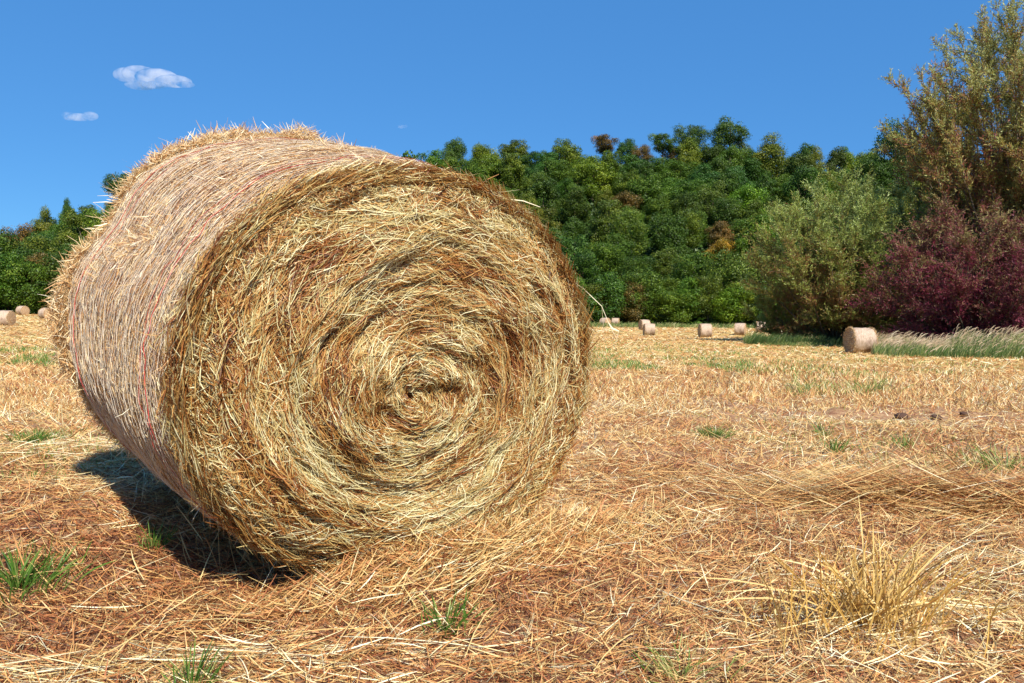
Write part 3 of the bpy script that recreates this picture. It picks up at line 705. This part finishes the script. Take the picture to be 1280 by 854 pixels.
def tube(lists, P, Rr, k=8):
    P = np.array(P, float); m_ = len(P); tg_ = norm(np.gradient(P, axis=0)); a = norm(np.cross(tg_, np.array([.3, .9, .1]))); b_ = np.cross(tg_, a)
    th_ = np.linspace(0, 2 * PI, k, endpoint=False)
    V = P[:, None] + (a[:, None] * np.cos(th_)[None, :, None] + b_[:, None] * np.sin(th_)[None, :, None]) * np.array(Rr)[:, None, None]
    base = sum(len(v) for v in lists[0]); i, j = np.meshgrid(np.arange(m_ - 1), np.arange(k), indexing='ij'); jn = (j + 1) % k
    lists[0].append(V.reshape(-1, 3)); lists[1].append(base + np.stack([i * k + j, i * k + jn, (i + 1) * k + jn, (i + 1) * k + j], -1).reshape(-1, 4))
def trunk_mesh(name, H, r, top, nl=7, R=3.5):
    ls = [[], []]; w1, w2 = rng.normal(0, .25, 2)
    tube(ls, [(0, 0, -7), (w1 * .3, 0, H * .3), (w1, w2, H * .65), (w1 * .6, w2, top)], [r * 1.3, r, r * .6, r * .15])
    for q in range(nl):
        a = q * 2.4 + rng.uniform(0, 1); z0 = rng.uniform(.35, .75) * H; e = R * rng.uniform(.5, .85)
        tube(ls, [(w1 * .5, 0, z0), (math.cos(a) * e * .5, math.sin(a) * e * .5, z0 + e * .45), (math.cos(a) * e, math.sin(a) * e, z0 + e * .9)], [r * .45, r * .25, r * .05], 6)
    return mesh_from(name, np.concatenate(ls[0]), np.concatenate(ls[1]), M_bark, smooth=True)
protos = []
for q in range(9):
    R = rng.uniform(3.4, 4.6); H = rng.uniform(4.2, 6.0); zc = H * .98
    protos.append((crown_mesh('broadleaf_crown', R, zc, H, int(rng.integers(60, 100)), 18000, .125), trunk_mesh('broadleaf_trunk', zc, .22, zc + H * .6, 6, R), R, zc + H))
open_p = []
for q in range(4):
    R = rng.uniform(4.4, 5.2); H = rng.uniform(3.6, 4.4); zc = 8
    open_p.append((crown_mesh('spreading_crown', R, zc, H, int(rng.integers(40, 60)), 16000, .125, low=-.6), trunk_mesh('spreading_trunk', 8, .28, 11, 8, R), R, zc + H))
cone_p = []
for q in range(2):
    cone_p.append((crown_mesh('tapering_crown', 4.4, 6.5, 6, 80, 20000, .125, 'cone'), trunk_mesh('tapering_trunk', 9, .26, 12, 6, 3), 4.2, 12.8))
def tree(x, y, proto, sc, col, name, label, cat, group=None, sz=1, zoff=0):
    o = link(name, None, None, (x, y, float(base_z(x, y)) - .3 + zoff), (0, 0, random.uniform(0, 6.28))); o.scale = (sc * random.uniform(.85, 1.22), sc * random.uniform(.85, 1.22), sc * sz)
    tag(o, label, cat, group); link('trunk', proto[1], o); c = link('crown', proto[0], o); c.color = (*col, 1); return o
COLS = {'dark': ((.72, .82, .55), 'dark green'), 'mid': ((1.22, 1.22, .7), 'mid green'), 'blue': ((.72, .95, 1.0), 'bluish green'),
        'lime': ((1.9, 1.65, .7), 'bright yellow-green'), 'olive': ((1.7, 1.25, .8), 'olive green'), 'brown': ((1.9, .72, 1.1), 'purple-brown'), 'orange': ((4.2, 1.5, .8), 'orange-leaved')}
placed = []
def far_enough(x, y, dmin): return all((x - a) ** 2 + (y - b_) ** 2 > dmin * dmin for a, b_ in placed)
def rx_of(px, r):
    az = math.atan((px - 640) / FPX); return r * math.sin(az), r * math.cos(az)
# named skyline trees
for (px, ty, r, kind, col, hs, lab) in [
    (150, 214, 232, 'open', 'dark', 1.0, 'dark spreading skyline tree just left of the big bale, highest on the left hill'),
    (84, 247, 232, 'round', 'blue', .6, 'small bluish round tree sticking up on the left skyline'),
    (55, 258, 234, 'round', 'olive', .7, 'olive round tree on the left skyline beside the small bluish one'),
    (565, 174, 236, 'open', 'dark', .8, 'lone round dark treetop on the skyline right above the big bale'),
    (750, 167, 238, 'open', 'brown', 1.0, 'wide dark purple-brown tree on the skyline'),
    (823, 166, 236, 'open', 'dark', .9, 'dark spreading skyline tree, left one of a touching pair'),
    (857, 155, 239, 'open', 'dark', .9, 'taller dark skyline tree, right one of a touching pair'),
    (907, 147, 237, 'open', 'dark', 1.1, 'tall round-headed dark tree on the skyline left of the tapering tree'),
    (958, 168, 226, 'cone', 'olive', 1.1, 'big tapering olive tree on the skyline in the middle of the gap'),
    (1013, 180, 234, 'cone', 'olive', .75, 'ragged pale olive tree on the skyline right of the tapering tree'),
    (1060, 190, 230, 'round', 'lime', .85, 'bright yellow-green crown just below the skyline'),
    (1045, 184, 242, 'open', 'blue', .7, 'thin bluish treetop behind the bright yellow-green crown'),
    (1112, 142, 215, 'cone', 'dark', 1.25, 'tallest dark tree on the skyline next to the tall right-hand tree')]:
    x, y = rx_of(px, r); p = {'open': random.choice(open_p), 'cone': random.choice(cone_p), 'round': random.choice(protos)}[kind]
    zt = CAMH + (horizon(px) - ty) / FPX * y; hgt = zt - float(base_z(x, y)); sc = hs * 1.05; sz_ = min(max(hgt / (p[3] * sc), .8), 1.75)
    tree(x, y, p, sc, COLS[col][0], 'skyline_tree', lab, 'tree', sz=sz_, zoff=hgt + .3 - p[3] * sc * sz_); placed.append((x, y))
def zone_label(px, r):
    side = 'left hill' if px < 300 else 'right-hand hill'
    band = 'lowest row along the field edge' if r < 136 else ('lower slope' if r < 165 else ('middle slope' if r < 200 else 'top of the wood'))
    return side, band
cnt = 0; hidden = []
def pick_col():
    q = random.random()
    return 'dark' if q < .24 else 'mid' if q < .62 else 'blue' if q < .68 else 'olive' if q < .86 else 'lime' if q < .95 else 'brown'
def hill_tree(px, r, front=False):
    global cnt
    x, y = rx_of(px, r); ck = pick_col(); p = random.choice(protos)
    sc = random.uniform(.78, 1.35) if not front else random.uniform(.8, 1.1)
    side, band = zone_label(px, r)
    lab = COLS[ck][1] + ' leafy tree on the ' + side + ', ' + band
    tree(x, y, p, sc, [c_ * random.uniform(.85, 1.15) for c_ in COLS[ck][0]], 'woodland_tree', lab, 'tree', lab.replace(' tree ', ' trees '), sz=random.uniform(.7, 1.1))
    placed.append((x, y)); cnt += 1
# special orange tree seen on the slope
x, y = rx_of(903, 158); tree(x, y, protos[2], .85, COLS['orange'][0], 'woodland_tree', 'only orange-leaved tree on the wooded slope, left of the willow', 'tree'); placed.append((x, y))
for px in list(range(-12, 100, 21)) + list(range(712, 1010, 24)):
    hill_tree(px + random.uniform(-4, 4), 129 + random.uniform(-1.5, 2), True)
def window(px): return -30 < px < 175 or 535 < px < 1185
tries = 0
while cnt < 285 and tries < 40000:
    tries += 1
    px = random.uniform(-30, 1185)
    if not window(px): continue
    r = math.sqrt(random.uniform(133 ** 2, 243 ** 2)); x, y = rx_of(px, r)
    dm = 6.0 if tries < 3000 else 5.0
    if px < 175: dm *= .95
    if far_enough(x, y, dm): hill_tree(px, r)
print('trees', cnt)
# rest of the wood, off to the sides and behind the bale: one mass
Vs, Fs, Ts = [], [], []; nb_ = 0; lp = []
for q in range(4):
    me = crown_mesh('wood_lobe', 4.6, 5, 5.2, 22, 1500, .42); nv = len(me.vertices)
    co = np.empty(nv * 3, np.float32); me.vertices.foreach_get('co', co); tn = np.empty(nv, np.float32); me.attributes['tone'].data.foreach_get('value', tn); lp.append((co.reshape(-1, 3), tn)); bpy.data.meshes.remove(me)
for q in range(2600):
    az = random.uniform(-1.15, 1.15); r = math.sqrt(random.uniform(131 ** 2, 262 ** 2)); px = 640 + FPX * math.tan(az)
    if window(px) and r < 244: continue
    x, y = r * math.sin(az), r * math.cos(az)
    if not far_enough(x, y, 6.5): continue
    placed.append((x, y)); co, tn = random.choice(lp); s_ = random.uniform(.8, 1.15) * (.6 if r > 244 else 1); a = random.uniform(0, 6.28); c_, s2 = math.cos(a), math.sin(a)
    W = np.stack([co[:, 0] * c_ - co[:, 1] * s2, co[:, 0] * s2 + co[:, 1] * c_, co[:, 2]], -1) * s_ + np.array([x, y, float(base_z(x, y)) - .5])
    Vs.append(W); Ts.append(np.clip(tn + random.uniform(-.2, .2), 0, 1))
Vw = np.concatenate(Vs); o = link('distant_wood', mesh_from('distant_wood', Vw, np.arange(len(Vw)).reshape(-1, 4), M_leaf, np.concatenate(Ts))); o.color = (.9, 1.05, .8, 1)
tag(o, 'rest of the dense green wood covering the hill behind the big bale', 'woodland', kind='stuff')
# undergrowth on the slope so no bare earth shows between crowns
n_ = 90000; az = rng.uniform(-.68, .6, n_); r = np.sqrt(rng.uniform(127 ** 2, 236 ** 2, n_)); x = r * np.sin(az); y = r * np.cos(az)
ls = [[], []]; P = np.stack([x, y, base_z(x, y) + rng.uniform(0, 2.2, n_) * (.4 + .6 * rng.random(n_))], -1)
quads(P, norm(rnd_unit(n_) + np.array([0, -.5, .7])), rng.uniform(.25, .6, n_), np.clip(rng.normal(.3, .2, n_), 0, 1), ls)
Vw = np.concatenate(ls[0]); o = link('undergrowth', mesh_from('undergrowth', Vw, np.arange(len(Vw)).reshape(-1, 4), M_leaf, np.concatenate(ls[1]))); o.color = (.8, .9, .7, 1)
tag(o, 'dark green bushy undergrowth between the trees of the hillside', 'undergrowth', kind='stuff')

# ------------------------------------------------------------------ willow and shrubs at right
def feathery(name, cx, cy, stems, H, R, nleaf, leafL, leafW, mat, label, cat, barkr=.09, up=1.0, droop=0.0, leanv=(0, 0), low=.02, trunk_h=0.0, lname='foliage', hdrop=.55):
    z0 = float(base_z(cx, cy)); root = link(name, None, None, (cx, cy, z0)); tag(root, label, cat)
    ls = [[], []]; segs = []
    if trunk_h: tube(ls, [(0, 0, -.5), (.1, 0, trunk_h * .5), (0, .1, trunk_h)], [barkr * 3, barkr * 2.4, barkr * 2], 10)
    for q in range(stems):
        a = q * 2.399 + random.uniform(-.3, .3); e = math.sqrt((q + .5) / stems)           # outward share
        h = H * (1 - hdrop * e ** 2.2) * random.uniform(.82, 1.03)
        ex = R * e * random.uniform(.85, 1.1)
        pts = []
        for t in np.linspace(0, 1, 7):
            rr2 = ex * (t ** .75); zz = trunk_h * .9 * (1 if trunk_h else 0) + (h - trunk_h * .9) * (t ** (1.0 + .25 * e)) * up - droop * t * t * e * H * .2
            pts.append((math.cos(a) * rr2 + leanv[0] * zz + .12 * math.sin(t * 7 + q), math.sin(a) * rr2 + leanv[1] * zz + .12 * math.cos(t * 6 + q * 2), max(zz, -.3) + (0 if t else -.3)))
        rr_ = [barkr * (1 - .93 * t) * random.uniform(.8, 1) for t in np.linspace(0, 1, 7)]
        tube(ls, pts, rr_, 6); pts = np.array(pts)
        # side branches
        for k in range(9):
            t = random.uniform(.12, .97); i0 = min(int(t * 6), 5); p = pts[i0] + (pts[i0 + 1] - pts[i0]) * (t * 6 - i0)
            dirv = norm(norm(pts[i0 + 1] - pts[i0]) * .9 + rnd_unit(1)[0] * .9 + np.array([math.cos(a), math.sin(a), 0]) * .35)
            Ls = R * random.uniform(.18, .42) * (1.15 - (.6 if hdrop > .5 else .15) * t); e1 = p + dirv * Ls * .5 + np.array([0, 0, .03]) * Ls; e2 = p + dirv * Ls + np.array([0, 0, .12 * up - droop * .3]) * Ls
            tube(ls, [p, e1, e2], [barkr * .28, barkr * .16, barkr * .04], 4); segs.append((p, e1, e2, Ls))
        segs.append((pts[3], pts[5], pts[6], h * .5))
    link('branches', mesh_from('branches', np.concatenate(ls[0]), np.concatenate(ls[1]), M_bark, smooth=True), root)
    Pq = np.array([np.stack(s_[:3]) for s_ in segs]); wl = np.array([s_[3] for s_ in segs]); wl = wl / wl.sum()
    # twigs, then leaves grouped along the twigs
    nt_ = nleaf // 14; idx = rng.choice(len(segs), nt_, p=wl); t = rng.random(nt_)[:, None]
    B0 = np.where(t < .5, Pq[idx, 0] + (Pq[idx, 1] - Pq[idx, 0]) * t * 2, Pq[idx, 1] + (Pq[idx, 2] - Pq[idx, 1]) * (t * 2 - 1))
    Dd = norm(norm(Pq[idx, 2] - Pq[idx, 0]) * .8 + rnd_unit(nt_) * .8 + np.array([0, 0, .45 * up - droop]))
    TL = rng.uniform(.35, 1.1, nt_) * min(R * .16, 1.0)
    k = np.tile(np.arange(14), nt_); ti = np.repeat(np.arange(nt_), 14); tt_ = (k + rng.random(len(k))) / 14
    C = B0[ti] + Dd[ti] * (TL[ti] * tt_)[:, None] + np.array([0, 0, -droop * .4]) * (TL[ti] * tt_ ** 2)[:, None] + rng.normal(0, .02, (len(k), 3))
    LD = norm(Dd[ti] * .8 + rnd_unit(len(k)) * .8); ok = C[:, 2] > low
    C, LD, ti = C[ok], LD[ok], ti[ok]; n = len(C); r = Rib()
    tw = rng.normal(0, .14, nt_)
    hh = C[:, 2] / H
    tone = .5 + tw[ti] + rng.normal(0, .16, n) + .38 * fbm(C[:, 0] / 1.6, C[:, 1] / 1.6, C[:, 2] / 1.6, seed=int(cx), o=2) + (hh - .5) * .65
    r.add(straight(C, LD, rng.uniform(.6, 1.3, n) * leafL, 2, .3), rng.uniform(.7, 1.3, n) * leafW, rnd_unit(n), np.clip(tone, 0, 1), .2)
    link(lname, r.mesh(lname, mat), root)
    r = Rib(); r.add(np.stack([B0, B0 + Dd * TL[:, None] * .5, B0 + Dd * TL[:, None]], 1), np.full(nt_, leafW * .3), rnd_unit(nt_), np.full(nt_, .3), .3)
    link('twigs', r.mesh('twigs', M_bark), root)
    return root
M_willow = tone_mat('willow_leaves', [(0, (.23, .085, .035)), (.25, (.26, .16, .05)), (.5, (.25, .28, .05)), (.75, (.29, .36, .07)), (1, (.42, .50, .17))], .45, .35, .25)
M_purple = tone_mat('purple_red_leaves', [(0, (.12, .012, .032)), (.3, (.22, .028, .058)), (.52, (.22, .07, .06)), (.72, (.20, .13, .05)), (1, (.32, .27, .09))], .5, .3, .25)
M_rust = tone_mat('rusty_green_leaves', [(0, (.20, .04, .05)), (.3, (.32, .12, .06)), (.5, (.34, .24, .06)), (.75, (.32, .33, .08)), (1, (.44, .46, .18))], .5, .3, .25)
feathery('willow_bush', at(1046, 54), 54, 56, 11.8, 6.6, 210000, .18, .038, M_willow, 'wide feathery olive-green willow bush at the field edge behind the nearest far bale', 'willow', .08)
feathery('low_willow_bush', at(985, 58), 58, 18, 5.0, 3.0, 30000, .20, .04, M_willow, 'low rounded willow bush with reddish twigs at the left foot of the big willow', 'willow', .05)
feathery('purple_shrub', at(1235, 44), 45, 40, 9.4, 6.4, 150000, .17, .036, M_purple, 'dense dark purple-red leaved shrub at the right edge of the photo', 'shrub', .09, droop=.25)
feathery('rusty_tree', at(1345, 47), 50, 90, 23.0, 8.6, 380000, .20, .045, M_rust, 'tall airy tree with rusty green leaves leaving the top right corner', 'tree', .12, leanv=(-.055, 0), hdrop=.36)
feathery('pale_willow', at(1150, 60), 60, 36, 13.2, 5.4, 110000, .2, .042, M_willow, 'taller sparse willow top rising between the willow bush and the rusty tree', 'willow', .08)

# ------------------------------------------------------------------ tall grass bank and grassy margins
M_bank = tone_mat('mixed_dry_and_green_grass', [(0, (.05, .09, .02)), (.35, (.12, .19, .04)), (.65, (.30, .30, .10)), (1, (.58, .47, .24))], .5, .3, .25)
rb = Rib(); plume = Rib()
def bank(n, px0, px1, d0, d1, h0, h1, w, tone, seeds=0.0):
    px = rng.uniform(px0, px1, n); d = rng.uniform(d0, d1, n); x = (px - 640) / FPX * d
    keep = rng.random(n) < .35 + .65 * sstep(-.35, .35, fbm(x / 1.0, d / 1.0, seed=141, o=2)); x, d = x[keep], d[keep]; n = len(x)
    L = rng.uniform(h0, h1, n) * (.75 + .35 * fbm(x / 1.5, d / 1.5, seed=142, o=2)); t = np.linspace(0, 1, 5)
    D = norm(np.stack([rng.normal(.10, .22, n), rng.normal(0, .2, n), np.ones(n)], -1)); P0 = np.stack([x, d, gz(x, d) - .02], -1)
    bend = rng.uniform(.05, .4, n) * L
    P = P0[:, None] + D[:, None] * (L[:, None] * t)[..., None]; P[..., 0] += bend[:, None] * t ** 2.2; P[..., 2] -= bend[:, None] * .35 * t ** 3
    tn = np.clip(rng.normal(tone - .02, .26, n) + .45 * fbm(x, d, seed=143, o=2), 0, 1)
    rb.add(P, rng.uniform(.6, 1.2, n) * w, norm(rng.normal(0, 1, (n, 3)) * np.array([1, 1, .15])), tn, .15)
    if seeds:
        k = rng.random(n) < seeds; E = P[k]; m_ = len(E); tip = E[:, -1]; dv = norm(E[:, -1] - E[:, -2]); Lp = rng.uniform(.18, .40, m_)
        Q = tip[:, None] + dv[:, None] * (Lp[:, None] * np.array([-.2, .3, .7, 1]))[..., None]; Q[..., 0] += Lp[:, None] * np.array([0, .05, .18, .4]); Q[..., 2] -= Lp[:, None] * np.array([0, 0, .06, .2])
        plume.add(Q, rng.uniform(.018, .038, m_), norm(rng.normal(0, 1, (m_, 3)) * np.array([1, 1, .2])), np.clip(rng.normal(.6, .2, m_), 0, 1), .3)
bank(20000, 1092, 1420, 33, 44, .45, 1.15, .016, .40, .05)
bank(9000, 1190, 1420, 36, 44, 1.0, 1.9, .016, .5, .20)
bank(5000, 1090, 1200, 38, 43, .6, 1.2, .016, .65, .25)
bank(6000, 930, 1100, 50, 53, .5, 1.1, .02, .1)
bank(3500, 1060, 1130, 40, 46, .4, .7, .016, .4, .05)
bank(4500, 950, 1060, 48, 54, .12, .40, .02, .3)
bank(7000, 720, 960, 112, 124, .4, 1.1, .05, .4)
bank(3500, -40, 110, 119, 128, .4, 1.1, .05, .3)
tag(link('tall_grass', rb.mesh('tall_grass', M_bank)), 'tall green grass growing along the edges of the field', 'tall grass', kind='stuff')
M_plume = tone_mat('seed_heads', [(0, (.26, .16, .09)), (.6, (.50, .36, .22)), (1, (.68, .56, .38))], .7, .2, .3)
tag(link('grass_seed_heads', plume.mesh('grass_seed_heads', M_plume)), 'pinkish feathery seed heads nodding over the tall grass bank', 'seed heads', kind='stuff')

# ------------------------------------------------------------------ clouds
def cloud(px, py, wpx, hpx, label, lobes, dens=1.0):
    import bmesh
    Yd = 3200.; az = (px - 640) / FPX; x = az * Yd; z = CAMH + (horizon(px) - py) / FPX * Yd; u_ = Yd / FPX
    bm = bmesh.new()
    for (lx, lz, lw, lh) in lobes:
        r0 = bmesh.ops.create_icosphere(bm, subdivisions=4, radius=1)
        for v in r0['verts']:
            v.co = Vector((lx * wpx * u_ + v.co.x * lw * wpx * u_, v.co.y * lw * wpx * u_ * .6, lz * hpx * u_ + v.co.z * lh * hpx * u_))
    me = bpy.data.meshes.new('cloud'); bm.to_mesh(me); bm.free()
    m, n, l, b = new_mat('cloud_vapour'); n.remove(b)
    vp = n.new('ShaderNodeVolumePrincipled'); vp.inputs['Color'].default_value = (1, .97, 1, 1); vp.inputs['Anisotropy'].default_value = 0
    tc = n.new('ShaderNodeTexCoord'); ns = n.new('ShaderNodeTexNoise'); ns.inputs['Scale'].default_value = .022; ns.inputs['Detail'].default_value = 5; ns.inputs['Roughness'].default_value = .6; l.new(tc.outputs['Object'], ns.inputs[0])
    q = n.new('ShaderNodeMapRange'); l.new(ns.outputs[0], q.inputs[0]); q.inputs[1].default_value = .40; q.inputs[2].default_value = .70; q.inputs[3].default_value = 0; q.inputs[4].default_value = .026 * dens
    l.new(q.outputs[0], vp.inputs['Density']); l.new(vp.outputs[0], n['Material Output'].inputs['Volume']); me.materials.append(m)
    o = link('cloud', me, None, (x, Yd, z)); 
    return tag(o, label, 'cloud')
cloud(189, 101, 98, 32, 'largest small white cloud, wider and higher than the other two', [(-.36, .14, .15, .27), (-.18, .18, .22, .31), (.04, .06, .27, .32), (.26, -.08, .23, .22), (.41, -.2, .12, .1), (-.16, -.26, .2, .16), (.02, -.24, .16, .12)])
cloud(99, 147, 46, 13, 'small flat white cloud low on the left, below the largest cloud', [(-.32, .0, .2, .42), (-.05, -.1, .34, .34), (.26, .02, .22, .42)], .9)
cloud(499, 160, 14, 6, 'tiny faint cloud wisp above the top of the big bale', [(-.1, 0, .35, .4), (.25, .05, .25, .4)], .8)
